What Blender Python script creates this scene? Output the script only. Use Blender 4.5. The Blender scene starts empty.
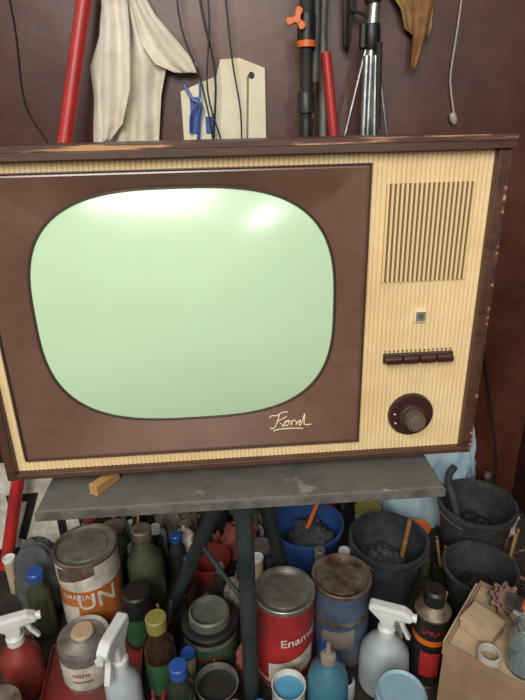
import bpy, bmesh, math, random
from mathutils import Vector, Matrix, noise
random.seed(4)
scn = bpy.context.scene
try:
    scn.view_settings.view_transform = 'Standard'
except Exception:
    pass
PI = math.pi

# ---------------------------------------------------------------- materials
def lin(h):
    h = h.lstrip('#')
    o = []
    for i in (0, 2, 4):
        c = int(h[i:i+2], 16) / 255
        o.append(c / 12.92 if c <= .04045 else ((c + .055) / 1.055) ** 2.4)
    return (*o, 1)

def M(name, c1, c2=None, scale=20, rough=.5, metal=0, bump=0, bscale=None, trans=0, lo=.4, hi=.62,
      coat=0, alpha=1, stretch=(1, 1, 1), c3=None, crough=.1, grime=0, gcol='#5d5347', gscale=16):
    m = bpy.data.materials.new(name)
    m.use_nodes = True
    nt = m.node_tree
    b = nt.nodes['Principled BSDF']
    b.inputs['Base Color'].default_value = lin(c1)
    b.inputs['Roughness'].default_value = rough
    b.inputs['Metallic'].default_value = metal
    if trans: b.inputs['Transmission Weight'].default_value = trans
    if coat:
        b.inputs['Coat Weight'].default_value = coat
        b.inputs['Coat Roughness'].default_value = crough
    b.inputs['Alpha'].default_value = alpha
    tc = nt.nodes.new('ShaderNodeTexCoord')
    mp = nt.nodes.new('ShaderNodeMapping')
    mp.inputs['Scale'].default_value = stretch
    nt.links.new(tc.outputs['Object'], mp.inputs['Vector'])
    src = None
    if c2:
        n = nt.nodes.new('ShaderNodeTexNoise')
        n.inputs['Scale'].default_value = scale
        n.inputs['Detail'].default_value = 6
        n.inputs['Roughness'].default_value = .65
        nt.links.new(mp.outputs[0], n.inputs['Vector'])
        r = nt.nodes.new('ShaderNodeValToRGB')
        r.color_ramp.elements[0].position = lo
        r.color_ramp.elements[1].position = hi
        r.color_ramp.elements[0].color = lin(c1)
        r.color_ramp.elements[1].color = lin(c2)
        if c3:
            e = r.color_ramp.elements.new(min(1, hi + .06)); e.color = lin(c3)
        nt.links.new(n.outputs['Fac'], r.inputs['Fac'])
        nt.links.new(r.outputs['Color'], b.inputs['Base Color'])
        src = r.outputs['Color']
    if grime:
        g = nt.nodes.new('ShaderNodeTexNoise')
        g.inputs['Scale'].default_value = gscale; g.inputs['Detail'].default_value = 8; g.inputs['Roughness'].default_value = .75
        nt.links.new(tc.outputs['Object'], g.inputs['Vector'])
        q = nt.nodes.new('ShaderNodeMapRange')
        q.inputs[1].default_value = .42; q.inputs[2].default_value = .68; q.inputs[3].default_value = grime * .15; q.inputs[4].default_value = grime
        nt.links.new(g.outputs['Fac'], q.inputs[0])
        mx = nt.nodes.new('ShaderNodeMixRGB')
        mx.inputs[1].default_value = lin(c1); mx.inputs[2].default_value = lin(gcol)
        if src: nt.links.new(src, mx.inputs[1])
        nt.links.new(q.outputs[0], mx.inputs[0])
        nt.links.new(mx.outputs[0], b.inputs['Base Color'])
    if bump:
        n2 = nt.nodes.new('ShaderNodeTexNoise')
        n2.inputs['Scale'].default_value = bscale or scale
        n2.inputs['Detail'].default_value = 5
        nt.links.new(mp.outputs[0], n2.inputs['Vector'])
        bp = nt.nodes.new('ShaderNodeBump')
        bp.inputs['Strength'].default_value = bump
        bp.inputs['Distance'].default_value = .004
        nt.links.new(n2.outputs['Fac'], bp.inputs['Height'])
        nt.links.new(bp.outputs[0], b.inputs['Normal'])
    return m

m_wall = M('maroon_gloss_paint', '#3a1810', '#50271b', 4, .38, bump=.5, bscale=7, grime=.4, gcol='#6f493a', gscale=7)
m_wall2 = M('dark_brown_paint', '#2c1610', '#40231a', 4, .4, bump=.35, bscale=8, grime=.3, gcol='#5b4036')
m_floor = M('dirty_concrete', '#241e19', '#3b3229', 9, .9, bump=.6)
m_cab = M('cabinet_veneer', '#3c241b', '#523427', 10, .42, stretch=(1, 6, 12), grime=.4, gcol='#6b5140')
m_worn = M('worn_veneer_edge', '#3b241b', '#54352a', 16, .55, c3='#b98a5c', lo=.40, hi=.56, stretch=(.35, 1, 5))
m_beige = M('cream_plastic', '#ecd3a2', '#dfc18c', 7, .5, lo=.45, hi=.75, grime=.25, gcol='#a88557', gscale=9)
m_beige2 = M('cream_plastic_bars', '#e2c792', rough=.5)
m_slot = M('speaker_slots', '#6e5238', rough=.7)
m_mask = M('brown_mask', '#644639', '#6f5043', 6, .3, coat=.5, crough=.2, grime=.25, gcol='#8b7260')
m_bezel = M('mask_lip', '#42322a', rough=.35)
m_screen = M('phosphor_glass', '#c6e4be', '#c1deb7', 3, .22, coat=.35, crough=.14)
m_brownpl = M('brown_bakelite', '#3b2220', rough=.3)
m_knob = M('knob_grey_brown', '#67584a', rough=.45)
m_cream = M('logo_cream', '#eadcb4', rough=.4)
m_black = M('black_plastic', '#151515', rough=.42, grime=.35, gcol='#4a453f')
m_blackm = M('black_matte', '#1c1a19', '#2b2826', 20, .7)
m_table = M('grey_table_paint', '#65645f', '#555450', 12, .55, c3='#85827a', bump=.15, grime=.3, gcol='#7f7a70', gscale=30)
m_tedge = M('table_edge', '#4c4a46', '#6b6761', 30, .6)
m_steel = M('painted_steel', '#20282a', '#333a39', 14, .45)
m_wood = M('raw_wood', '#b88f5c', '#9c7444', 10, .7, stretch=(1, 1, 8))
m_wood2 = M('old_plank', '#7d5632', '#9a6c3f', 9, .75, stretch=(1, 6, 6))
m_red = M('red_paint', '#bf2a2a', '#a01f22', 12, .4, grime=.2)
m_redp = M('red_plastic', '#8e2a26', '#702420', 10, .45, grime=.4)
m_cloth = M('cream_cloth', '#efe8d8', '#d9d0ba', 8, .95, bump=.5, bscale=60, grime=.3, gcol='#9a8d75', gscale=10)
m_tan = M('tan_rag', '#a58258', '#6d4f33', 14, .95, bump=.5)
m_board = M('ivory_board', '#e3d9b8', '#efe8d0', 6, .6, grime=.35, gcol='#b09b70', gscale=9)
m_blue = M('blue_plastic', '#24509c', rough=.35, grime=.2)
m_blued = M('blue_basin', '#2c5ba5', '#264d8a', 8, .45, grime=.4)
m_orange = M('orange_plastic', '#dd6a22', rough=.4, grime=.2)
m_silver = M('brushed_aluminium', '#b9bcbc', '#8d9190', 40, .3, .9)
m_tin = M('tin_metal', '#c5c2ba', '#918c84', 20, .35, .7, bump=.1, grime=.45)
m_rust = M('rusty_tin', '#8f8678', '#5b3f2d', 22, .5, .5, bump=.3)
m_darktin = M('grimy_tin', '#66685f', '#8b8a80', 14, .5, .4, bump=.2, grime=.4)
m_labo = M('orange_label', '#c9742f', '#a9592c', 14, .55, grime=.5)
m_white = M('white_label', '#dcd7c9', '#c2bbaa', 16, .55, grime=.55)
m_whitep = M('white_plastic', '#dfe1dd', '#cdd1cf', 8, .4, grime=.25, gcol='#8c857a')
m_labr = M('red_label', '#b52c2d', '#8b2022', 14, .45, grime=.4)
m_labb = M('blue_label', '#2d4a6b', '#54708d', 13, .5, c3='#7d5a44', hi=.6, bump=.2, grime=.6, gcol='#6f5c4c')
m_green = M('green_label', '#2c5b3a', '#24452f', 18, .5, grime=.4)
m_amber = M('dark_amber_glass', '#2b170b', rough=.1, coat=.4, grime=.3)
m_dgreen = M('dark_green_glass', '#17241b', '#26352a', 8, .1, coat=.4, grime=.3)
m_olive = M('olive_glass', '#5b6048', '#3a4030', 10, .12, trans=.35, grime=.3)
m_glass = M('clear_glass', '#e2ecea', rough=.05, trans=.95)
m_ycap = M('ochre_cap', '#8c8440', rough=.5, grime=.3)
m_teal = M('teal_plastic', '#306d80', '#3a7c8f', 10, .4, grime=.4)
m_pale = M('pale_blue_plastic', '#8aaaba', rough=.4, grime=.3)
m_milky = M('milky_plastic', '#c6d0d1', '#aebabd', 9, .35, trans=.15, grime=.35, gcol='#7c7a72')
m_bucket = M('dark_bucket', '#24282b', '#363b3f', 10, .55, bump=.1, grime=.45, gcol='#66615b', gscale=25)
m_bucketb = M('blue_grey_bucket', '#242c35', '#353e48', 10, .5, grime=.45, gcol='#66615b', gscale=25)
m_bag = M('polythene_bag', '#cfe6ef', '#acd0e0', 12, .2, trans=.05, bump=.6, bscale=16, coat=.5)
m_sack = M('grey_sack', '#3d4242', '#555a58', 12, .9, bump=.5)
m_card = M('cardboard', '#a28468', '#8b6e54', 9, .85, grime=.3)
m_cardin = M('cardboard_light', '#bfa988', '#a88e6f', 9, .85, grime=.3)
m_paper = M('paper', '#d6d0c4', '#c0b8a8', 9, .85, grime=.25)
m_gear = M('rusty_gear', '#5b4640', '#7d5d50', 25, .6, .3, bump=.4)
m_rag = M('dirty_rag', '#857b70', '#574f46', 9, .95, bump=.5)
m_pink = M('pink_rag', '#985249', '#703530', 9, .9, bump=.4)
m_digit = M('black_paint', '#121212', rough=.6)
m_paintblue = M('wet_blue_paint', '#4d91b5', rough=.2)
m_wire = M('cable_rubber', '#17120f', rough=.5)
m_wirew = M('cable_grey', '#a9a29a', rough=.5)
m_badge = M('badge_grey', '#8b9a90', rough=.3, metal=.4)

# ---------------------------------------------------------------- geometry helpers
def link(name, me, mats, parent=None, loc=(0, 0, 0), rot=(0, 0, 0), smooth=True, ang=35):
    o = bpy.data.objects.new(name, me)
    scn.collection.objects.link(o)
    for m in (mats if isinstance(mats, (list, tuple)) else [mats]):
        me.materials.append(m)
    if smooth:
        for p in me.polygons: p.use_smooth = True
        try: me.set_sharp_from_angle(angle=math.radians(ang))
        except Exception: pass
    o.location = loc
    o.rotation_euler = rot
    if parent: o.parent = parent
    return o

def E(name, loc=(0, 0, 0), rot=(0, 0, 0), parent=None):
    o = bpy.data.objects.new(name, None)
    o.empty_display_size = .02
    scn.collection.objects.link(o)
    o.location = loc
    o.rotation_euler = rot
    if parent: o.parent = parent
    return o

def bevel(o, w, seg=2):
    b = o.modifiers.new('bevel', 'BEVEL')
    b.width = w; b.segments = seg; b.limit_method = 'ANGLE'
    return o

def box(name, lo, hi, mat, parent=None, bv=0, loc=(0, 0, 0), rot=(0, 0, 0)):
    v = [(x, y, z) for x in (lo[0], hi[0]) for y in (lo[1], hi[1]) for z in (lo[2], hi[2])]
    f = [(0, 1, 3, 2), (4, 6, 7, 5), (0, 4, 5, 1), (2, 3, 7, 6), (0, 2, 6, 4), (1, 5, 7, 3)]
    me = bpy.data.meshes.new(name)
    me.from_pydata(v, [], f)
    o = link(name, me, mat, parent, loc, rot, smooth=False)
    if bv: bevel(o, bv)
    return o

def lathe(name, prof, mats, parent=None, loc=(0, 0, 0), rot=(0, 0, 0), seg=40, wob=0):
    """prof: (r, z, material_index_of_segment_above)"""
    v, f, mi = [], [], []
    for (r, z, *_) in prof:
        for i in range(seg):
            a = 2 * PI * i / seg
            rr = r * (1 + wob * noise.noise(Vector((math.cos(a) * 1.5, math.sin(a) * 1.5, z * 20))))
            v.append((rr * math.cos(a), rr * math.sin(a), z))
    for k in range(len(prof) - 1):
        for i in range(seg):
            j = (i + 1) % seg
            f.append((k * seg + i, k * seg + j, (k + 1) * seg + j, (k + 1) * seg + i))
            mi.append(prof[k][2] if len(prof[k]) > 2 else 0)
    if prof[0][0] > 1e-5:
        f.append(tuple(range(seg))[::-1]); mi.append(prof[0][2] if len(prof[0]) > 2 else 0)
    if prof[-1][0] > 1e-5:
        n = (len(prof) - 1) * seg
        f.append(tuple(n + i for i in range(seg))); mi.append(prof[-1][2] if len(prof[-1]) > 2 else 0)
    me = bpy.data.meshes.new(name)
    me.from_pydata(v, [], f)
    for p, i in zip(me.polygons, mi): p.material_index = i
    return link(name, me, mats, parent, loc, rot)

def smoothpts(pts, n=6):
    P = [Vector(p) for p in pts]
    if len(P) < 3: return P
    out = []
    for i in range(len(P) - 1):
        p0 = P[max(i - 1, 0)]; p1 = P[i]; p2 = P[i + 1]; p3 = P[min(i + 2, len(P) - 1)]
        for k in range(n):
            t = k / n
            out.append(.5 * ((2 * p1) + (p2 - p0) * t + (2 * p0 - 5 * p1 + 4 * p2 - p3) * t * t + (3 * p1 - p0 - 3 * p2 + p3) * t ** 3))
    out.append(P[-1])
    return out

def tube(name, pts, r, mat, parent=None, seg=10, sm=True, loc=(0, 0, 0), rot=(0, 0, 0), r2=None):
    P = smoothpts(pts) if sm else [Vector(p) for p in pts]
    v, f = [], []
    up = None
    for i, p in enumerate(P):
        d = (P[min(i + 1, len(P) - 1)] - P[max(i - 1, 0)])
        if d.length < 1e-9: d = Vector((0, 0, 1))
        d.normalize()
        if up is None:
            up = d.cross(Vector((1, .3, .1))).normalized()
        up = (up - d * up.dot(d)).normalized()
        w = d.cross(up)
        rr = r if r2 is None else r + (r2 - r) * i / (len(P) - 1)
        for k in range(seg):
            a = 2 * PI * k / seg
            v.append(p + (up * math.cos(a) + w * math.sin(a)) * rr)
    for i in range(len(P) - 1):
        for k in range(seg):
            j = (k + 1) % seg
            f.append((i * seg + k, i * seg + j, (i + 1) * seg + j, (i + 1) * seg + k))
    f.append(tuple(range(seg))[::-1]); n = (len(P) - 1) * seg
    f.append(tuple(n + k for k in range(seg)))
    me = bpy.data.meshes.new(name)
    me.from_pydata([tuple(q) for q in v], [], f)
    return link(name, me, mat, parent, loc, rot)

def extrude(name, outline, th, mat, parent=None, loc=(0, 0, 0), rot=(0, 0, 0), bv=.001):
    """outline in x,z ; thickness along y"""
    n = len(outline)
    v = [(x, -th / 2, z) for x, z in outline] + [(x, th / 2, z) for x, z in outline]
    f = [tuple(range(n)), tuple(range(2 * n - 1, n - 1, -1))]
    for i in range(n):
        j = (i + 1) % n
        f.append((i, i + n, j + n, j))
    me = bpy.data.meshes.new(name)
    me.from_pydata(v, [], f)
    bm = bmesh.new(); bm.from_mesh(me); bmesh.ops.recalc_face_normals(bm, faces=bm.faces); bm.to_mesh(me); bm.free()
    o = link(name, me, mat, parent, loc, rot, smooth=False)
    if bv: bevel(o, bv)
    return o

def blob(name, loc, rad, mat, amp=.25, sc=2.2, seed=0, parent=None, flat=True, seg=40, rot=(0, 0, 0)):
    v, f = [], []
    rings = 28
    for i in range(rings + 1):
        th = PI * i / rings
        for k in range(seg):
            a = 2 * PI * k / seg
            d = Vector((math.sin(th) * math.cos(a), math.sin(th) * math.sin(a), math.cos(th)))
            n = noise.noise(d * sc + Vector((seed * 7.1, seed, 3))) + .5 * noise.noise(d * sc * 2.7 + Vector((seed, 5, 1)))
            n += .5 * (1 - abs(noise.noise(d * sc * 1.6 + Vector((2, seed, 9)))) * 2) - .3
            s = 1 + amp * n
            z = d.z * s
            v.append((d.x * s * rad[0], d.y * s * rad[1], max(z, -.62) * rad[2] if flat else z * rad[2]))
    for i in range(rings):
        for k in range(seg):
            j = (k + 1) % seg
            f.append((i * seg + k, (i + 1) * seg + k, (i + 1) * seg + j, i * seg + j))
    me = bpy.data.meshes.new(name)
    me.from_pydata(v, [], f)
    return link(name, me, mat, parent, (loc[0], loc[1], loc[2] + (.62 * rad[2] if flat else 0)), rot, ang=60)

def sheet(name, rows, y, amp, folds, mat, parent=None, nx=36, seed=0, lean=0, loc=(0, 0, 0)):
    """rows: (z, xl, xr)"""
    R = []
    for i in range(len(rows) - 1):
        for k in range(5):
            t = k / 5
            R.append([rows[i][q] * (1 - t) + rows[i + 1][q] * t for q in range(3)])
    R.append(list(rows[-1]))
    v, f = [], []
    for i, (z, a, b) in enumerate(R):
        for k in range(nx + 1):
            t = k / nx
            x = a + (b - a) * t
            yy = y + amp * math.sin(t * folds * 2 * PI + seed + z * 9) + amp * .9 * noise.noise(Vector((x * 22, z * 14, seed)))
            v.append((x, yy + lean * (z - R[0][0]), z))
    for i in range(len(R) - 1):
        for k in range(nx):
            f.append((i * (nx + 1) + k, i * (nx + 1) + k + 1, (i + 1) * (nx + 1) + k + 1, (i + 1) * (nx + 1) + k))
    me = bpy.data.meshes.new(name)
    me.from_pydata(v, [], f)
    o = link(name, me, mat, parent, loc, ang=80)
    s = o.modifiers.new('thick', 'SOLIDIFY'); s.thickness = .0015
    return o

def text_mesh(s, size, ext=0.0):
    cu = bpy.data.curves.new('txt', 'FONT')
    cu.body = s; cu.size = size; cu.align_x = 'CENTER'; cu.align_y = 'CENTER'; cu.offset = size * .012
    cu.extrude = ext
    o = bpy.data.objects.new('txt', cu)
    scn.collection.objects.link(o)
    dg = bpy.context.evaluated_depsgraph_get()
    me = bpy.data.meshes.new_from_object(o.evaluated_get(dg))
    bpy.data.objects.remove(o)
    me.materials.clear()
    return me

def wrap_text(name, s, size, R, z, mat, parent, ang=-PI / 2, tilt=0):
    me = text_mesh(s, size)
    for q in me.vertices:
        x, y = q.co.x, q.co.y + q.co.x * tilt
        a = ang + x / R
        q.co = Vector(((R + .0009) * math.cos(a), (R + .0009) * math.sin(a), z + y))
    return link(name, me, mat, parent, smooth=False)

def flat_text(name, s, size, mat, parent, loc, rot=(PI / 2, 0, 0), ext=.0004):
    me = text_mesh(s, size, ext)
    return link(name, me, mat, parent, loc, rot, smooth=False)

def patch(name, R, z0, z1, a0, a1, mat, parent, slope=0, n=16):
    v, f = [], []
    for i in range(n + 1):
        a = math.radians(a0 + (a1 - a0) * i / n)
        dz = slope * (i / n - .5)
        v += [((R + .0005) * math.cos(a), (R + .0005) * math.sin(a), z0 + dz), ((R + .0005) * math.cos(a), (R + .0005) * math.sin(a), z1 + dz)]
    for i in range(n):
        f.append((2 * i, 2 * i + 2, 2 * i + 3, 2 * i + 1))
    me = bpy.data.meshes.new(name)
    me.from_pydata(v, [], f)
    return link(name, me, mat, parent)

OCC = [(-.59, .95, .03), (-.575, .96, .03), (-.55, .975, .03), (-.50, .94, .04), (.09, 1.075, .045), (.205, 1.085, .055), (.13, 1.13, .02), (.16, 1.085, .02), (.055, 1.15, .02), (-.07, 1.15, .03)]
# ---------------------------------------------------------------- room
WY, WX = 1.16, .64
box('wall_back', (-2.2, WY, -.02), (WX + .1, WY + .1, 2.4), m_wall)
box('wall_right', (WX, -1.2, -.02), (WX + .1, WY, 2.4), m_wall2)
box('floor', (-2.2, -1.2, -.05), (WX + .1, WY + .1, 0), m_floor)

# ---------------------------------------------------------------- television
tv = E('vintage_television', (-.3376, .6195, .469), (0, 0, math.radians(3.83)))
L, Rr, H, Dp = -.012, .630, .42, .34
box('cabinet_top', (L - .004, -.008, .407), (Rr + .003, Dp, .4215), m_cab, tv, .002)
box('cabinet_top_edge', (L - .0045, -.0105, .4160), (Rr + .0035, -.0072, .4225), m_worn, tv, .0005)
box('cabinet_top_lip', (L - .0045, -.0098, .4075), (Rr + .0035, -.0072, .4158), m_cab, tv, .0005)
box('cabinet_bottom', (L, -.004, 0), (Rr, Dp, .009), m_cab, tv, .002)
box('cabinet_side_left', (L, -.005, .0), (L + .013, Dp, .407), m_cab, tv, .002)
box('cabinet_side_right', (Rr - .014, -.005, .0), (Rr, Dp, .407), m_cab, tv, .002)
box('cabinet_side_edge', (Rr - .003, -.0062, .002), (Rr + .0004, -.0042, .407), m_worn, tv, .0004)
box('cabinet_back', (L + .01, .03, .008), (Rr - .012, Dp + .004, .408), m_brownpl, tv)
x0, x1, per = L + .012, Rr - .013, .00575
nr = int((x1 - x0) / per); per = (x1 - x0) / nr
def fluted(name, i0, i1, za, zb):
    v, f = [], []
    cols = []
    for i in range(i0, i1):
        for t, d in ((0, .0018), (.12, .0006), (.3, .0001), (.5, 0), (.7, .0001), (.88, .0006)):
            cols.append((x0 + (i + t) * per, .0055 + d * .95))
    cols.append((x0 + i1 * per, .0072))
    for x, y in cols: v += [(x, y, za), (x, y, zb)]
    for i in range(len(cols) - 1): f.append((2 * i, 2 * i + 2, 2 * i + 3, 2 * i + 1))
    me = bpy.data.meshes.new(name); me.from_pydata(v, [], f)
    link(name, me, m_beige, tv, ang=60)
il = max(1, int((.0165 - x0) / per)); ir = int((.470 - x0) / per)
fluted('front_panel_left', 0, il, .008, .408)
fluted('front_panel_right', ir, nr, .008, .408)
fluted('front_panel_top', il, ir, .3945, .408)
fluted('front_panel_bottom', il, ir, .008, .0255)
box('speaker_recess', (.491, .0045, .253), (.5945, .0075, .371), m_slot, tv)
ns = 18
for i in range(ns + 1):
    xx = .491 + i * (.1035 / ns)
    box('speaker_bar_%d' % i, (xx - .0014, .0025, .253), (xx + .0014, .0055, .371), m_beige2, tv)
for n, a, b in (('trim_top', (.014, 0.001, .393), (.471, .008, .3952)), ('trim_bottom', (.014, .001, .0248), (.471, .008, .027)),
                ('trim_l', (.0148, .001, .0248), (.017, .008, .3952)), ('trim_r', (.468, .001, .0248), (.4705, .008, .3952))):
    box(n, a, b, m_bezel, tv, .0008)
cx, cz, hx, hz, ex = .2450, .2215, .1865, .150, 3.0
def se(t, k=1.0):
    c, s = math.cos(t), math.sin(t)
    return (math.copysign(abs(c) ** (2 / ex), c) * hx * k, math.copysign(abs(s) ** (2 / ex), s) * hz * k)
ts = [2 * PI * i / 120 for i in range(120)]
rect = (.017, .468, .027, .393)
def outer(px, pz):
    k = 1e9
    if px > 0: k = min(k, (rect[1] - cx) / px)
    if px < 0: k = min(k, (rect[0] - cx) / px)
    if pz > 0: k = min(k, (rect[3] - cz) / pz)
    if pz < 0: k = min(k, (rect[2] - cz) / pz)
    return px * k, pz * k
pts = [se(t) for t in ts]
for c in [(rect[a] - cx, rect[b] - cz) for a in (0, 1) for b in (2, 3)]:
    k = 1 / ((abs(c[0]) / hx) ** ex + (abs(c[1]) / hz) ** ex) ** (1 / ex)
    pts.append((c[0] * k, c[1] * k))
pts.sort(key=lambda p: math.atan2(p[1], p[0]))
N = len(pts)
v, f = [], []
for p in pts:
    o = outer(*p)
    o2 = (o[0] * .985, o[1] * .985)
    m1 = (p[0] * 1.018, p[1] * 1.018)
    v += [(cx + o[0], .0035, cz + o[1]), (cx + o2[0], .0028, cz + o2[1]), (cx + m1[0], .0165, cz + m1[1])]
for i in range(N):
    j = (i + 1) % N
    for k in range(2):
        f.append((3 * i + k, 3 * j + k, 3 * j + k + 1, 3 * i + k + 1))
me = bpy.data.meshes.new('screen_mask'); me.from_pydata(v, [], f)
link('screen_mask', me, m_mask, tv, ang=12)
v, f = [], []
for p in pts:
    v += [(cx + p[0] * 1.021, .0155, cz + p[1] * 1.021), (cx + p[0] * 1.010, .0140, cz + p[1] * 1.010), (cx + p[0] * .997, .0185, cz + p[1] * .997)]
for i in range(N):
    j = (i + 1) % N
    for k in range(2):
        f.append((3 * i + k, 3 * j + k, 3 * j + k + 1, 3 * i + k + 1))
me = bpy.data.meshes.new('screen_lip'); me.from_pydata(v, [], f)
link('screen_lip', me, m_bezel, tv, ang=60)
v, f = [], []
K = 16
for k in range(1, K + 1):
    r = k / K
    for p in pts: v.append((cx + p[0] * r * 1.005, .0170 - .020 * (1 - r * r), cz + p[1] * r * 1.005))
v.append((cx, -.0030, cz))
for k in range(K - 1):
    for i in range(N):
        j = (i + 1) % N
        f.append((k * N + i, k * N + j, (k + 1) * N + j, (k + 1) * N + i))
for i in range(N): f.append((len(v) - 1, (i + 1) % N, i))
me = bpy.data.meshes.new('picture_tube'); me.from_pydata(v, [], f)
bm = bmesh.new(); bm.from_mesh(me); bmesh.ops.recalc_face_normals(bm, faces=bm.faces); bm.to_mesh(me); bm.free()
link('picture_tube', me, m_screen, tv, ang=80)
box('badge_frame', (.535, .001, .1985), (.551, .007, .2145), m_cream, tv, .0008)
box('badge_plate', (.5368, .0003, .2003), (.5492, .005, .2127), m_badge, tv)
box('badge_core', (.540, -.0004, .2035), (.546, .004, .2095), m_slot, tv)
box('key_slot', (.498, .001, .1425), (.592, .007, .1555), m_bezel, tv, .001)
for i in range(4):
    a = .4995 + i * .0229
    box('key_%d' % (i + 1), (a, -.009, .1445), (a + .0215, .004, .1535), m_brownpl, tv, .002)
for i in range(16):
    a = .5 + i * .0059
    box('key_mark_%d' % i, (a, .0038, .1572), (a + .0012, .0062, .1596), m_slot, tv)
lathe('knob_disc', [(.0315, 0, 0), (.0315, .004, 0), (.030, .0065, 0), (.021, .0078, 0), (.019, .007, 0), (.0, .0075, 0)], m_brownpl, tv, (.5416, .005, .0637), (PI / 2, 0, 0), 48)
lathe('knob_ring', [(.018, .006, 0), (.018, .011, 0), (.0165, .013, 0), (0, .013, 0)], m_bezel, tv, (.5416, .005, .0637), (PI / 2, 0, 0), 40)
lathe('knob_cap', [(.0118, .010, 0), (.0112, .028, 0), (.0095, .0305, 0), (0, .031, 0)], m_knob, tv, (.5416, .005, .0637), (PI / 2, 0, 0), 24)
for i in range(14):
    a = 2 * PI * i / 14
    box('knob_rib_%d' % i, (-.0011, -.0016, .011), (.0011, .0016, .0285), m_knob, tv, 0,
        (.5416 + .0115 * math.cos(a), .005, .0637 + .0115 * math.sin(a)), (PI / 2, 0, 0))
for k, (dx, dz) in enumerate(((-.024, .004), (-.022, -.010))):
    lathe('knob_mark_%d' % k, [(.0013, .006, 0), (.0013, .0079, 0), (0, .008, 0)], m_cream, tv, (.5416 + dx, .005, .0637 + dz), (PI / 2, 0, 0), 10)
lg = [([(-.002, .0095), (.002, .0125), (.009, .0125), (.0165, .0165), (.0235, .0165)], 1), ([(.0125, .0150), (.0095, .006), (.0055, -.003), (.0005, -.0055), (-.001, -.0035)], 1),
      ([(.0215, .0105), (.0090, .0045), (.0145, .0005), (.0165, -.0035)], 0),
      ([(.0165, -.0035), (.0185, .0015), (.0215, .0045), (.0240, .002), (.0220, -.002), (.0185, -.001), (.0200, .003), (.026, .0042),
       (.0275, -.002), (.0285, .003), (.032, .005), (.0345, .001), (.0335, -.002), (.036, .002), (.040, .004), (.0375, -.001), (.040, -.002), (.0435, .006), (.046, .013), (.0450, .004), (.0455, -.002), (.0545, -.002)], 1),
      ([(.003, -.0085), (.012, -.0065), (.03, -.0062), (.043, -.0072)], 1)]
for i, (s, smt) in enumerate(lg):
    tube('logo_stroke_%d' % i, [(.348 + x * 1.03, .0042 + .25 * max(0, (z + .018)), .056 + z) for x, z in s], .0007, m_cream, tv, 6, sm=bool(smt))
for i, (x, y) in enumerate(((.075, .045), (.53, .045), (.075, .29), (.53, .29))):
    lathe('foot_%d' % i, [(.006, -.0175, 0), (.010, 0.001, 0)], m_black, tv, (x, y, 0), seg=20)

# ---------------------------------------------------------------- side table
tb = E('side_table', (-.2996, .572, 0), (0, 0, math.radians(3.25)))
box('table_top', (0, 0, .438), (.5416, .35, .451), m_table, tb, .0025)
box('edge_strip', (-.001, -.0022, .437), (.5426, .001, .4495), m_tedge, tb, .0006)
tube('leg_front', [(.270, .040, .438), (.270, .034, 0)], .0130, m_steel, tb, 16, sm=False)
tube('leg_left', [(.252, .075, .438), (.112, .24, 0)], .0125, m_steel, tb, 14, sm=False)
tube('leg_right', [(.292, .075, .438), (.360, .262, 0)], .0125, m_steel, tb, 14, sm=False)
tube('leg_brace', [(.270, .036, .22), (.195, .14, .26)], .004, m_steel, tb, 10, sm=False)
box('mount_plate', (.19, .02, .431), (.35, .16, .4385), m_steel, tb, .002)
lathe('hub', [(.022, .40, 0), (.024, .431, 0)], m_steel, tb, (.270, .046, 0), seg=24)
OCC += [(-.032, .62, .03), (-.204, .813, .03), (.045, .85, .03), (-.12, .73, .02), (-.16, .77, .02), (.02, .78, .02)]
extrude('wooden_wedge', [(0, 0), (.045, 0), (.045, .012), (0, .016)], .014, m_wood, None, (-.232, .603, .4513), (0, 0, math.radians(62)))

# ---------------------------------------------------------------- things above / behind the set
tube('red_pole', [(-.59, .95, 0.004), (-.285, 1.105, 1.154)], .0135, m_red, None, 20, sm=False)
cl = E('hanging_cloth', (0, 0, 0))
sheet('cloth_body', [(1.25, -.255, -.20), (1.12, -.272, -.200), (1.07, -.285, -.185), (1.02, -.31, -.165), (.97, -.312, -.18), (.88, -.325, -.195), (.74, -.30, -.20)], 1.143, .008, 3.2, m_cloth, cl, nx=60)
sheet('cloth_flap', [(1.15, -.225, -.205), (1.10, -.215, -.178), (1.05, -.205, -.135), (1.02, -.185, -.110), (1.005, -.15, -.108)], 1.128, .005, 1.6, m_cloth, cl, seed=2)
sheet('cloth_fold', [(1.20, -.265, -.225), (1.08, -.275, -.225), (.98, -.30, -.235), (.92, -.305, -.255), (.89, -.30, -.285)], 1.126, .006, 1.6, m_cloth, cl, seed=5)
bd = E('painted_board', (0, 0, 0))
extrude('board', [(-.145, .62), (.018, .62), (.018, 1.012), (-.03, 1.03), (-.066, 1.028), (-.075, 1.0), (-.105, .99), (-.145, .975)], .010, m_board, bd, (0, 1.153, 0))
box('batten', (-.09, 1.148, 0), (-.05, 1.158, .63), m_wood2, bd)
box('letter_bar_1', (-.128, 1.145, .90), (-.112, 1.149, .965), m_blue, bd)
box('letter_bar_2', (-.100, 1.145, .90), (-.085, 1.149, .93), m_blue, bd)
box('letter_bar_3', (-.095, 1.145, .87), (-.060, 1.149, .882), m_blue, bd)
lathe('board_hole', [(.006, 0, 0), (.006, .002, 0), (0, .002, 0)], m_digit, bd, (-.008, 1.149, 1.0), (PI / 2, 0, 0), 16)
tube('yellow_stripe', [(-.02, 1.147, .88), (-.015, 1.147, 1.0)], .002, m_ycap, bd, 8, sm=False)
tube('blue_clip', [(-.135, 1.135, .985), (-.120, 1.13, .960), (-.105, 1.13, .95), (-.112, 1.135, .92), (-.118, 1.138, .86)], .0030, m_blue, bd)
tube('blue_clip_arm', [(-.105, 1.132, .995), (-.108, 1.13, .96), (-.125, 1.13, .935), (-.13, 1.138, .90)], .0022, m_blue, bd)
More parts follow.
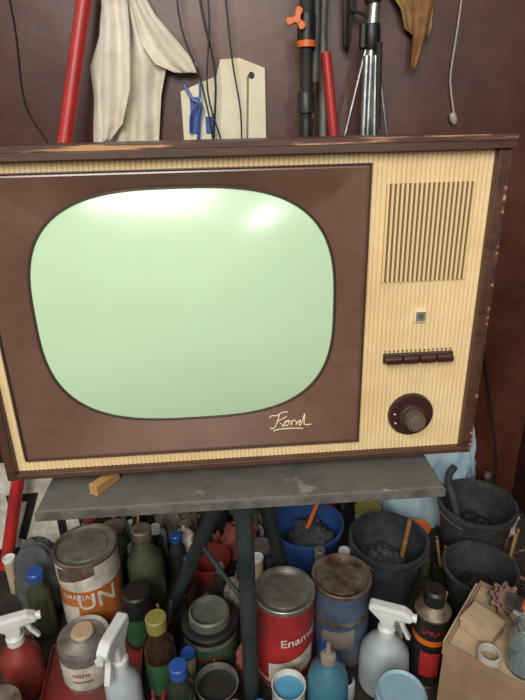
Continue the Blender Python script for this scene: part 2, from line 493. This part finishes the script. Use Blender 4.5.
for i, p in enumerate([
    [(-.105, 1.13, 1.30), (-.095, 1.12, 1.12), (-.075, 1.12, 1.0), (-.085, 1.125, .86), (-.07, 1.125, .7)],
    [(-.09, 1.13, 1.30), (-.08, 1.115, 1.1), (-.09, 1.115, .97), (-.06, 1.12, .84), (-.07, 1.12, .7)],
    [(-.13, 1.13, 1.30), (-.135, 1.12, 1.1), (-.10, 1.12, .98), (-.085, 1.12, .86), (-.1, 1.12, .7)],
    [(-.06, 1.13, 1.30), (-.045, 1.12, 1.05), (-.03, 1.12, .93), (-.035, 1.12, .82), (-.04, 1.12, .7)],
    [(-.455, 1.157, 1.30), (-.445, 1.157, 1.1), (-.45, 1.157, .96), (-.41, 1.157, .86), (-.42, 1.157, .7)]]):
    tube('hanging_wire', p, .0016 if i else .0022, m_wire)
st = E('black_light_stand', (.09, 1.075, 0))
tube('column', [(0, 0, .02), (0, 0, .92)], .013, m_black, st, 18, sm=False)
tube('column_upper', [(0, 0, .90), (.0, 0, 1.08)], .0105, m_blackm, st, 18, sm=False)
tube('column_top', [(0, 0, 1.06), (.002, 0, 1.30)], .012, m_blackm, st, 18, sm=False)
lathe('collar_low', [(.016, .93, 0), (.017, .96, 0), (.0145, .965, 0)], m_black, st)
lathe('collar_orange', [(.0165, 1.035, 0), (.0165, 1.045, 0)], m_orange, st)
lathe('collar', [(.016, 1.045, 0), (.016, 1.085, 0)], m_black, st)
for q in range(3):
    extrude('clamp_knob_%d' % q, [(-.004, .0), (.004, .0), (.007, .016), (0, .020), (-.007, .016)], .010, m_orange, st, (-.018, -.018, 1.075), (0, q * 2.094 + .3, 0), .002)
lathe('clamp_hub', [(.006, -.007, 0), (.006, .007, 0)], m_orange, st, (-.018, -.018, 1.075), (PI / 2, 0, 0), 16)
tube('clamp_stem', [(-.018, -.014, 1.075), (0, 0, 1.065)], .004, m_orange, st, 10, sm=False)
tube('side_rod', [(.024, .012, 1.31), (.020, .012, 1.13), (.016, .01, .98)], .008, m_bucket, st, 12)
for i, a in enumerate((.3, 2.4, 4.5)):
    tube('leg_%d' % i, [(.012 * math.cos(a), .012 * math.sin(a), .3), (.03 * math.cos(a), .03 * math.sin(a), .0045)], .005, m_black, st, 10, sm=False)
tp = E('aluminium_tripod', (.205, 1.085, 0))
tube('column', [(0, 0, .25), (0, 0, 1.06)], .0085, m_silver, tp, 18, sm=False)
tube('column_upper', [(0, 0, 1.05), (.012, 0, 1.3)], .0115, m_silver, tp, 18, sm=False)
lathe('joint_1', [(.013, 1.03, 0), (.016, 1.04, 0), (.016, 1.06, 0), (.014, 1.07, 0)], m_black, tp)
lathe('joint_2', [(.013, 1.10, 0), (.015, 1.105, 0), (.014, 1.12, 0)], m_black, tp)
box('joint_lever', (-.022, -.02, 1.03), (-.012, .0, 1.07), m_black, tp, .003)
tube('grip', [(.012, -.012, 1.04), (.016, -.012, .90)], .006, m_blackm, tp, 10, sm=False)
sheet('strap', [(1.32, .155, .185), (1.16, .158, .19), (1.08, .162, .18), (1.04, .165, .175)], 1.140, .004, 1.0, m_blackm, tp, loc=(-.205, -1.085, 0))
tube('strap_tie', [(-.03, .055, 1.10), (-.01, .03, 1.09), (0, 0, 1.07)], .003, m_blackm, tp, 8)
for i, (a, b) in enumerate((((-.008, -.008), (-.022, -.02)), ((.008, -.008), (.038, -.02)), ((0, .010), (0, .04)))):
    tube('leg_%d' % i, [(a[0], a[1], 1.02), (b[0] * .5, b[1] * .7, .6), (b[0], b[1], .005)], .0065, m_silver, tp, 12, sm=False)
tube('side_strut', [(.010, -.004, 1.03), (.045, .01, .86)], .0028, m_silver, tp, 8, sm=False)
tube('side_strut', [(-.010, -.004, 1.03), (-.048, .0, .86)], .0028, m_silver, tp, 8, sm=False)
tube('red_stick', [(.128, 1.105, 1.03), (.150, 1.098, .85), (.160, 1.085, .005)], .0095, m_red, None, 14, sm=False)
tube('wooden_stick', [(.145, 1.150, 1.32), (.104, 1.150, .85), (.05, 1.150, .004)], .0045, m_wood2, None, 10)
tube('grey_tube', [(.150, 1.130, 1.32), (.125, 1.130, 1.12), (.128, 1.130, .95), (.130, 1.130, .72), (.13, 1.130, .004)], .009, m_darktin, None, 12)
rg = E('tan_rag', (0, 0, 0))
sheet('rag_a', [(1.30, .235, .335), (1.14, .235, .33), (1.10, .265, .325), (1.07, .275, .325), (1.055, .30, .32)], 1.143, .006, 2, m_tan, rg, seed=1)
sheet('rag_b', [(1.30, .29, .33), (1.12, .285, .325), (1.05, .29, .31), (1.0, .29, .297)], 1.13, .005, 1, m_wood2, rg, seed=3)
cb = E('power_cable', (0, 0, 0))
tube('cord', [(.385, 1.155, 1.3), (.380, 1.155, 1.1), (.374, 1.155, 1.0), (.377, 1.153, .965), (.386, 1.150, .925)], .0018, m_wirew, cb, 8)
lathe('plug', [(.003, 0, 0), (.007, .006, 0), (.007, .016, 0), (.005, .022, 0), (0, .022, 0)], m_wirew, cb, (.390, 1.151, .905), (0, -.35, 0), 16)
tube('dark_cable', [(.44, 1.15, .62), (.49, 1.15, .48), (.53, 1.14, .33), (.55, 1.10, .18), (.56, 1.08, .004)], .003, m_wire, None, 8)

# ---------------------------------------------------------------- containers
def can(name, x, y, r, h, body, lidm, z=0, rotz=0, sunk=.006, rimm=None):
    OCC.append((x, y, r))
    e = E(name, (x, y, z), (0, 0, rotz))
    mats = [body, lidm, rimm or lidm]
    pr = [(r * .97, 0, 2), (r * 1.01, .002, 2), (r, .006, 0), (r, h * .5, 0)]
    pr += [(r, h - .010, 2), (r * 1.025, h - .007, 2), (r * 1.025, h - .001, 2), (r * 1.0, h, 2), (r * .93, h - .001, 1), (r * .90, h - sunk, 1),
           (r * .72, h - sunk, 1), (r * .70, h - sunk + .0025, 1), (r * .2, h - sunk + .003, 1), (0, h - sunk + .003, 1)]
    lathe('body', pr, mats, e, wob=.01)
    return e

c = can('orange_paint_can', -.345, .812, .058, .186, m_labo, m_darktin, rimm=m_rust)
patch('label_top', .058, .125, .176, 170, 370, m_white, c)
patch('label_panel', .058, .03, .085, 200, 262, m_white, c, .01)
patch('label_drip', .0584, .15, .18, 225, 300, m_rust, c, .02)
wrap_text('label_text', 'UN', .05, .0585, .10, m_white, c, math.radians(-62))
wrap_text('label_text_2', 'EMALIA', .016, .0585, .112, m_white, c, math.radians(-100))
tr = E('red_tray', (-.315, .680, 0), (0, 0, .15))
box('tray_base', (-.085, -.075, 0), (.085, .072, .006), m_redp, tr, .002)
for n, a, b in (('lip_f', (-.085, -.075, 0), (.085, -.071, .016)), ('lip_b', (-.085, .068, 0), (.085, .072, .016)), ('lip_l', (-.085, -.075, 0), (-.081, .072, .016)), ('lip_r', (.081, -.075, 0), (.085, .072, .016))):
    box(n, a, b, m_redp, tr, .001)
OCC += [(-.315, .68, .10), (-.25, .64, .055), (-.38, .66, .05), (-.38, .73, .04), (-.25, .72, .04)]
e = E('silver_solvent_can', (-.325, .690, .0065))
lathe('body', [(.045, 0, 0), (.0455, .004, 0), (.045, .008, 1), (.045, .06, 0), (.045, .076, 0), (.046, .08, 0), (.044, .086, 0), (.038, .083, 0), (.024, .086, 0), (.020, .088, 0), (.020, .097, 2), (.017, .101, 2), (0, .101, 2)], [m_tin, m_white, m_cardin], e)
wrap_text('label_text', 'nitro', .015, .0452, .045, m_labr, e, math.radians(-85))
wrap_text('label_text_2', 'rozpuszczalnik', .006, .0452, .03, m_digit, e, math.radians(-85))
def bottle(name, x, y, r, h, glass, capm, neck=.3, caph=.016, z=0, label=None, sh=.62, parent=None):
    OCC.append((x, y, r))
    e = E(name, (x, y, z), parent=parent)
    hs = h * sh
    lathe('glass_body', [(r * .9, 0, 0), (r, .005, 0), (r, hs, 0), (r * .93, hs + (h - hs) * .22, 0), (r * .6, hs + (h - hs) * .42, 0), (r * neck * 1.1, hs + (h - hs) * .6, 0), (r * neck, h - caph, 0), (0, h - caph, 0)], glass, e)
    lathe('cap', [(r * neck * 1.25, h - caph - .003, 0), (r * neck * 1.3, h - .002, 0), (r * neck * 1.15, h, 0), (0, h, 0)], capm, e, seg=20)
    if label:
        lathe('label', [(r * 1.008, hs * .2, 0), (r * 1.012, hs * .21, 0), (r * 1.012, hs * .85, 0), (r * 1.008, hs * .86, 0)], label, e)
    return e
bottle('olive_glass_bottle', -.247, .853, .037, .185, m_olive, m_rust, .42, .02, sh=.52)
bottle('amber_bottle', -.185, .654, .026, .173, m_amber, m_ycap, .52, .022, sh=.6, label=m_green)
bottle('green_glass_bottle', -.142, .588, .022, .146, m_dgreen, m_blue, .5, .018)
OCC.append((-.243, .756, .03))
e = E('black_canister', (-.243, .756, 0))
lathe('body', [(.028, 0, 0), (.030, .005, 0), (.030, .095, 0), (.027, .104, 0), (.027, .122, 0), (.024, .126, 0), (0, .126, 0)], m_black, e)
patch('label', .030, .02, .08, 200, 300, m_green, e)
def sprayer(name, x, y, r, h, body, headm, rotz=0, z=0, round_=False, trig=None):
    OCC.append((x, y, r + .01))
    e = E(name, (x, y, z), (0, 0, rotz))
    hb = h * .66
    if round_:
        pr = [(r * .8, 0, 0), (r * .98, .006, 0), (r, hb * .4, 0), (r * .93, hb * .65, 0), (r * .6, hb * .85, 0), (r * .36, hb * .96, 0), (r * .33, hb, 0), (0, hb, 0)]
    else:
        pr = [(r * .92, 0, 0), (r, .005, 0), (r, hb * .7, 0), (r * .85, hb * .82, 0), (r * .5, hb * .94, 0), (r * .42, hb, 0), (0, hb, 0)]
    lathe('bottle', pr, body, e)
    lathe('collar', [(.014, hb - .006, 0), (.0145, hb + .012, 0), (.010, hb + .018, 0), (0, hb + .018, 0)], headm, e, seg=24)
    t = h - hb
    extrude('spray_head', [(-.010, hb + .010), (.010, hb + .010), (.012, hb + t * .5), (.032, hb + t * .82), (.030, h), (-.026, h), (-.040, hb + t * .86), (-.040, hb + t * .66), (-.014, hb + t * .62)], .019, headm, e, bv=.004)
    lathe('nozzle', [(.007, 0, 0), (.007, .008, 0), (0, .008, 0)], trig or headm, e, (-.038, 0, hb + t * .77), (0, -PI / 2, 0), 16)
    extrude('trigger', [(-.016, hb + t * .68), (-.026, hb + t * .68), (-.030, hb + t * .35), (-.040, hb + t * .0), (-.034, hb - t * .03), (-.024, hb + t * .3)], .010, trig or headm, e, bv=.002)
    return e
sprayer('white_trigger_sprayer', -.232, .592, .028, .222, m_milky, m_whitep, math.radians(75))
sprayer('red_trigger_sprayer', -.430, .668, .033, .165, m_redp, m_whitep, math.radians(200), trig=m_whitep)
sprayer('white_spray_bottle', .196, .662, .043, .176, m_milky, m_whitep, math.radians(160), round_=True)
def jar(name, x, y, r, h, z=0, content=None, lid=None):
    if z == 0: OCC.append((x, y, r))
    e = E(name, (x, y, z))
    lathe('glass', [(r * .9, 0, 0), (r, .004, 0), (r, h * .8, 0), (r * .86, h * .88, 0), (r * .86, h, 0), (r * .82, h, 0), (r * .82, h * .88, 0), (r * .95, h * .79, 0), (r * .95, .006, 0), (0, .005, 0)], m_glass, e)
    if content: lathe('contents', [(r * .93, .007, 0), (r * .93, h * .55, 0), (0, h * .55, 0)], content, e)
    if lid: lathe('lid', [(r * .9, h - .008, 0), (r * .9, h + .003, 0), (0, h + .003, 0)], lid, e)
    return e
jar('glass_jar', -.410, .548, .040, .115, content=m_rag, lid=m_rust)
OCC.append((-.109, .732, .052))
e = E('round_putty_tin', (-.109, .732, 0))
lathe('body', [(.049, 0, 0), (.050, .003, 0), (.050, .01, 1), (.050, .055, 0), (.050, .065, 2), (.052, .067, 2), (.052, .078, 2), (.046, .082, 2), (.038, .082, 3), (.037, .097, 3), (.033, .100, 3), (.031, .090, 3), (0, .089, 3)], [m_tin, m_green, m_black, m_darktin], e)
wrap_text('label_text', 'PASTA', .02, .0505, .032, m_labr, e)
OCC.append((-.09, .628, .037))
e = E('metal_bowl', (-.090, .628, 0))
lathe('bowl', [(.022, 0, 0), (.030, .004, 0), (.035, .05, 0), (.0365, .052, 0), (.034, .052, 0), (.029, .008, 0), (0, .006, 0)], m_tin, e)
lathe('content', [(.0335, .04, 0), (0, .042, 0)], m_blackm, e)
c = can('red_paint_can', .0266, .696, .051, .183, m_labr, m_tin, rimm=m_tin, sunk=.008)
patch('label_panel', .051, .035, .075, 235, 330, m_white, c, .03)
patch('label_stripe', .051, .015, .022, 180, 360, m_white, c)
wrap_text('label_text', 'Enamel', .024, .0515, .118, m_white, c, math.radians(-62), .15)
wrap_text('label_text_2', 'AKRYL', .012, .0515, .057, m_labr, c, math.radians(-75), .2)
tube('rim_wire', [(-.05, .0, .17), (-.056, -.02, .14), (-.050, -.03, .12)], .0012, m_tin, c)
c = can('blue_paint_can', .130, .736, .052, .171, m_labb, m_rust, rimm=m_rust, sunk=.010)
patch('label_panel', .052, .05, .09, 225, 290, m_rag, c, .01)
patch('label_band', .052, .10, .112, 180, 360, m_rust, c, .01)
OCC += [(.0277, .585, .027), (.09, .597, .033), (.191, .546, .037), (.274, .672, .03)]
e = E('small_paint_tin', (.0277, .585, 0))
lathe('body', [(.026, 0, 0), (.026, .098, 0), (.027, .10, 0), (.025, .10, 0), (.0245, .088, 1), (0, .088, 1)], [m_white, m_paintblue], e)
e = E('teal_oiler_bottle', (.090, .597, 0))
lathe('body', [(.030, 0, 0), (.033, .005, 0), (.033, .09, 0), (.028, .115, 0), (.014, .13, 0), (.012, .135, 1), (.012, .148, 1), (.005, .152, 1), (.003, .172, 1), (0, .172, 1)], [m_teal, m_rag], e)
e = E('pale_blue_tub', (.191, .546, 0))
lathe('body', [(.034, 0, 1), (.035, .11, 0), (.0375, .112, 0), (.0375, .130, 0), (.034, .134, 0), (.030, .131, 0), (0, .131, 0)], [m_pale, m_milky], e)
e = E('aerosol_can', (.274, .672, 0))
lathe('body', [(.029, 0, 2), (.030, .003, 2), (.029, .006, 0), (.029, .10, 1), (.029, .112, 0), (.029, .152, 2), (.030, .156, 2), (.024, .165, 2), (.017, .171, 0), (.017, .195, 0), (.014, .199, 0), (0, .199, 0)], [m_black, m_orange, m_rust], e)
wrap_text('label_text', 'SPRAY', .014, .0295, .13, m_labr, e, math.radians(-100))
patch('label_panel', .029, .03, .085, 225, 290, m_labr, e)
def bucket(name, x, y, rt, rb, h, mat, z=0, handle=0, tilt=(0, 0, 0), hm=None):
    OCC.append((x, y, rt * 1.03))
    e = E(name, (x, y, z), tilt)
    lathe('shell', [(rb, 0, 0), (rb + (rt - rb) * .85, h * .85, 0), (rt, h * .95, 0), (rt * 1.05, h * .95, 0), (rt * 1.05, h, 0), (rt * .97, h, 0), (rt * .95, h * .9, 0), (rb * .95, .005, 0), (0, .005, 0)], mat, e, seg=48, wob=.025)
    if handle:
        tube('bail', [(rt * 1.05 * math.cos(a), -rt * .9 * math.sin(a) * handle, h * .93 - .02 * math.sin(a)) for a in [PI * i / 12 for i in range(13)]], .002, hm or m_silver, e, 8)
    return e
b1 = bucket('dark_bucket', .2455, .868, .076, .056, .135, m_bucketb, handle=1)
b2 = bucket('dark_bucket', .452, .948, .078, .058, .155, m_bucket, handle=1)
b3 = bucket('plastic_bowl', .405, .795, .066, .045, .125, m_bucket)
b4 = bucket('blue_basin', .088, .960, .078, .062, .10, m_blued, hm=m_blue)
bucket('red_bowl', -.125, .905, .044, .030, .06, m_redp)
blob('bucket_rag', (-.01, 0, .045), (.045, .045, .03), m_sack, .35, 2.5, 21, parent=b1)
tube('bucket_brush_handle', [(.02, -.01, .02), (.05, .03, .155)], .005, m_wood2, b1, 10, sm=False)
blob('bucket_rag', (0, 0, .05), (.045, .045, .035), m_blackm, .35, 2.5, 22, parent=b2)
tube('bucket_hose', [(-.02, -.01, .03), (-.045, .0, .14), (-.06, .02, .20), (-.05, .02, .23)], .008, m_bucketb, b2, 12)
blob('bowl_scraps', (0, 0, .035), (.040, .040, .03), m_blackm, .4, 2.8, 23, parent=b3)
blob('basin_rag', (.01, .0, .03), (.048, .045, .035), m_sack, .4, 2.6, 24, parent=b4)
tube('basin_tool', [(-.03, -.02, .01), (.03, .03, .14)], .005, m_orange, b4, 10, sm=False)
blob('polythene_bag', (.372, 1.09, 0), (.128, .052, .215), m_bag, .22, 2.0, 3, seg=64); OCC += [(.33, 1.085, .07), (.43, 1.085, .07)]
blob('grey_sack', (-.462, .855, 0), (.052, .050, .098), m_sack, .12, 1.8, 5); OCC.append((-.462, .855, .055))
def rag(name, x, y, rad, m, seed):
    OCC.append((x, y, max(rad[:2])))
    blob(name, (x, y, 0), rad, m, .35, 2.5, seed)
rag('dirty_rag', -.215, 1.04, (.05, .045, .05), m_rag, 6)
rag('pink_rag', -.06, .985, (.042, .04, .05), m_pink, 8)
rag('white_rag', -.185, .955, (.022, .025, .06), m_paper, 9)
jar('glass_jar', -.012, .893, .024, .10, content=m_blackm, lid=m_tin)
jar('glass_jar', -.33, .935, .03, .12, content=m_tan, lid=m_rust)
bottle('amber_bottle', -.385, .96, .026, .15, m_amber, m_redp, .5, .02)
bottle('olive_glass_bottle', .150, .830, .018, .14, m_olive, m_whitep, .5, .02)
box('wooden_plank', (-.16, 0, 0), (.12, .018, .11), m_wood, None, .002, (-.28, 1.115, .001), (-.25, 0, 0)); OCC += [(-.4, 1.12, .04), (-.3, 1.12, .04), (-.2, 1.12, .04)]
sg = E('number_sign', (-.56, .995, .003), (math.radians(-10), math.radians(-5), 0)); OCC += [(-.6, 1.02, .05), (-.5, 1.02, .05), (-.44, .99, .03)]
box('plate', (-.14, 0, .015), (.135, .006, .235), m_white, sg, .002)
flat_text('numeral_1', '1', .16, m_digit, sg, (-.075, -.001, .085))
flat_text('numeral_2', '7', .16, m_digit, sg, (.015, -.001, .085))
flat_text('numeral_3', '1', .16, m_digit, sg, (.095, -.001, .085))
box('plate_edge', (-.14, -.001, .227), (.135, .007, .236), m_digit, sg)

# ---------------------------------------------------------------- cardboard box with bits
ang = math.atan2(-.64, .77)
bx = E('cardboard_box', (.268, .597, 0), (0, 0, ang))
W, D2, BH = .27, .16, .165
for a in range(6):
    for b in range(4):
        OCC.append((.268 + .77 * (a * .05) + .64 * b * .05, .597 - .64 * a * .05 + .77 * b * .05, .03))
box('side_front', (0, 0, 0), (W, .004, BH), m_card, bx)
box('side_back', (0, D2 - .004, 0), (W, D2, BH), m_card, bx)
box('side_left', (0, .004, 0), (.004, D2 - .004, BH), m_card, bx)
box('side_right', (W - .004, .004, 0), (W, D2 - .004, BH), m_card, bx)
box('top_flaps', (.004, .004, BH - .012), (W - .004, D2 - .004, BH - .008), m_cardin, bx)
box('packing', (.006, .006, 0), (W - .006, D2 - .006, BH - .013), m_card, bx)
box('flap_left', (-.004, .006, BH - .03), (-.001, D2 - .01, BH), m_cardin, bx)
T = BH - .0075
def onbox(a, b, z=T):
    return (.268 + .77 * a + .64 * b, .597 - .64 * a + .77 * b, z)
e = E('cream_carton', onbox(.034, .066), (0, 0, .7))
box('carton', (-.022, -.026, 0), (.022, .026, .022), m_cardin, e, .002)
box('carton_lid', (-.023, -.027, .018), (.023, .027, .024), m_cardin, e, .001)
go = [((.026 if i % 4 in (0, 1) else .020) * math.cos(i * PI / 18), (.026 if i % 4 in (0, 1) else .020) * math.sin(i * PI / 18)) for i in range(36)]
ge = E('rusty_gear', onbox(.048, .128, T + .024), (math.radians(-50), 0, -.2))
extrude('gear_wheel', go, .012, m_gear, ge, bv=.0008)
lathe('gear_hub', [(.012, -.012, 0), (.012, .014, 0), (.006, .014, 0), (.005, .004, 0), (0, .004, 0)], m_gear, ge, (0, 0, 0), (PI / 2, 0, 0), 24)
extrude('gear_wheel_small', [(x * .7, z * .7) for x, z in go], .010, m_gear, ge, (0, -.011, 0), bv=.0008)
e = E('paper_stack', onbox(.118, .122), (0, 0, .2))
for i in range(4):
    box('sheet_%d' % i, (-.045, -.035, i * .011), (.045, .035, i * .011 + .009), m_paper if i % 2 else m_cardin, e, .002, rot=(0, 0, .12 * (i - 1)))
e = E('scraper', onbox(.110, .110, T + .0435), (0, 0, 2.6))
extrude('grip', [(-.03, -.0), (.03, 0), (.034, .008), (.028, .016), (-.028, .014), (-.034, .007)], .018, m_orange, e, bv=.003)
box('blade', (.03, -.016, .005), (.055, .016, .0065), m_silver, e)
jar('glass_tumbler', *onbox(.105, .040)[:2], .026, .080, z=T, content=m_milky)
e = E('wire_coil', onbox(.060, .020))
for i in range(4):
    tube('loop_%d' % i, [(.015 * math.cos(a), .015 * math.sin(a), .003 + i * .004) for a in [2 * PI * k / 14 for k in range(15)]], .002, m_wirew, e, 6)

# ---------------------------------------------------------------- small stuff filling the gaps on the floor (one group)
clut = E('assorted_clutter')
rnd = random.Random(11)
caps = [m_redp, m_whitep, m_blue, m_rust, m_black, m_ycap, m_tin, m_rust, m_orange]
bodies = [m_amber, m_olive, m_milky, m_rag, m_dgreen, m_blackm, m_rust, m_cardin, m_pink, m_steel]
placed = 0; tries = 0
while placed < 76 and tries < 15000:
    tries += 1
    y = rnd.uniform(.56, 1.10); x = rnd.uniform(-.62 * y - .02, .58 * y)
    r = rnd.choice((.012, .015, .018, .022, .028, .034))
    if any((x - a) ** 2 + (y - b) ** 2 < (r + q + .003) ** 2 for a, b, q in OCC): continue
    if x > .6: continue
    OCC.append((x, y, r)); placed += 1
    h = rnd.uniform(.06, .14) * (1.15 if y > .75 else .8)
    k = rnd.random()
    if k < .3:
        OCC.pop(); bottle('small_bottle', x, y, r, h, rnd.choice(bodies[:6]), rnd.choice(caps), .55, .014, parent=clut)
    elif k < .52:
        e = E('small_tin', (x, y, 0), parent=clut); lm = rnd.choice(caps)
        lathe('body', [(r, 0, 0), (r, h * .7, 0), (r * 1.06, h * .7 + .001, 1), (r * 1.06, h * .7 + .008, 1), (r * .9, h * .7 + .009, 1), (r * .85, h * .7 + .006, 1), (0, h * .7 + .006, 1)], [rnd.choice(bodies), lm], e, seg=28)
    elif k < .7:
        e = E('brush_jar', (x, y, 0), parent=clut)
        lathe('jar', [(r, 0, 0), (r, h * .6, 0), (r * .9, h * .6, 0), (r * .9, .004, 0), (0, .004, 0)], rnd.choice(bodies), e, seg=28)
        for q in range(3):
            a = rnd.uniform(0, 6.28)
            tube('brush_handle_%d' % q, [(-.3 * r * math.cos(a), -.3 * r * math.sin(a), .006), (r * .9 * math.cos(a), r * .9 * math.sin(a), h + rnd.uniform(.01, .03))], .0028, rnd.choice([m_wood, m_redp, m_wood2, m_silver]), e, 8, sm=False)
    else:
        blob('crumpled_rag', (x, y, 0), (r * .9, r * .9, r * 1.9), rnd.choice([m_rag, m_paper, m_pink, m_tan, m_sack, m_cloth, m_bag]), .4, 2.5, tries % 40, parent=clut)
bm = bmesh.new()
for i in range(500):
    y = rnd.uniform(.56, 1.12); x = rnd.uniform(-.62, .58)
    if any((x - a) ** 2 + (y - b) ** 2 < (q + .010) ** 2 for a, b, q in OCC): continue
    s = Vector((rnd.uniform(.003, .014), rnd.uniform(.002, .006), rnd.uniform(.0015, .005)))
    mt = Matrix.Translation((x, y, s.z * .5 + .0004)) @ Matrix.Rotation(rnd.uniform(0, 6.3), 4, 'Z') @ Matrix.Diagonal((*s, 1))
    q = bmesh.ops.create_cube(bm, size=1, matrix=mt)
    mi = rnd.randrange(6)
    for vv in q['verts']:
        for ff in vv.link_faces: ff.material_index = mi
me = bpy.data.meshes.new('loose_scrap'); bm.to_mesh(me); bm.free()
link('loose_scrap', me, [m_rust, m_paper, m_wood, m_steel, m_tan, m_redp], clut, smooth=False)

# ---------------------------------------------------------------- light
w = bpy.data.worlds.new('daylight'); scn.world = w; w.use_nodes = True
nt = w.node_tree
bgd = nt.nodes['Background']
tc = nt.nodes.new('ShaderNodeTexCoord'); sx = nt.nodes.new('ShaderNodeSeparateXYZ')
rp = nt.nodes.new('ShaderNodeValToRGB')
rp.color_ramp.elements[0].position = .38; rp.color_ramp.elements[0].color = (.15, .14, .12, 1)
rp.color_ramp.elements[1].position = .9; rp.color_ramp.elements[1].color = (1.0, .97, .92, 1)
mr = nt.nodes.new('ShaderNodeMapRange'); mr.inputs[1].default_value = -1; mr.inputs[2].default_value = 1
nt.links.new(tc.outputs['Generated'], sx.inputs[0]); nt.links.new(sx.outputs['Z'], mr.inputs[0])
nt.links.new(mr.outputs[0], rp.inputs[0]); nt.links.new(rp.outputs[0], bgd.inputs[0])
bgd.inputs[1].default_value = .72

def area(name, loc, tgt, size, e, col=(1, 1, 1), sy=None):
    l = bpy.data.lights.new(name, 'AREA'); l.energy = e; l.size = size; l.color = col
    if sy: l.shape = 'RECTANGLE'; l.size_y = sy
    o = bpy.data.objects.new(name, l); scn.collection.objects.link(o)
    o.location = loc
    o.rotation_euler = (Vector(tgt) - Vector(loc)).to_track_quat('-Z', 'Y').to_euler()
area('doorway_daylight', (-.4, -1.4, 2.0), (0, .8, .75), 1.1, 56, (1, .965, .90))
area('window_daylight', (.50, -1.02, 1.20), (0, .7, .7), .18, 4, (1, 1, 1), .14)

# ---------------------------------------------------------------- camera
cam = bpy.data.cameras.new('camera'); co = bpy.data.objects.new('camera', cam); scn.collection.objects.link(co)
cam.sensor_fit = 'AUTO'; cam.sensor_width = 36; cam.lens = 540 / 700 * 36; cam.clip_start = .02
p = math.radians(22); r = .025
F = Vector((0, math.cos(p), -math.sin(p))); U = Vector((0, math.sin(p), math.cos(p))); X = Vector((1, 0, 0))
up = (U + r * X).normalized(); rt = (X - r * U).normalized()
m = Matrix((( rt.x, up.x, -F.x, 0), (rt.y, up.y, -F.y, 0), (rt.z, up.z, -F.z, .9), (0, 0, 0, 1)))
co.matrix_world = m
scn.camera = co
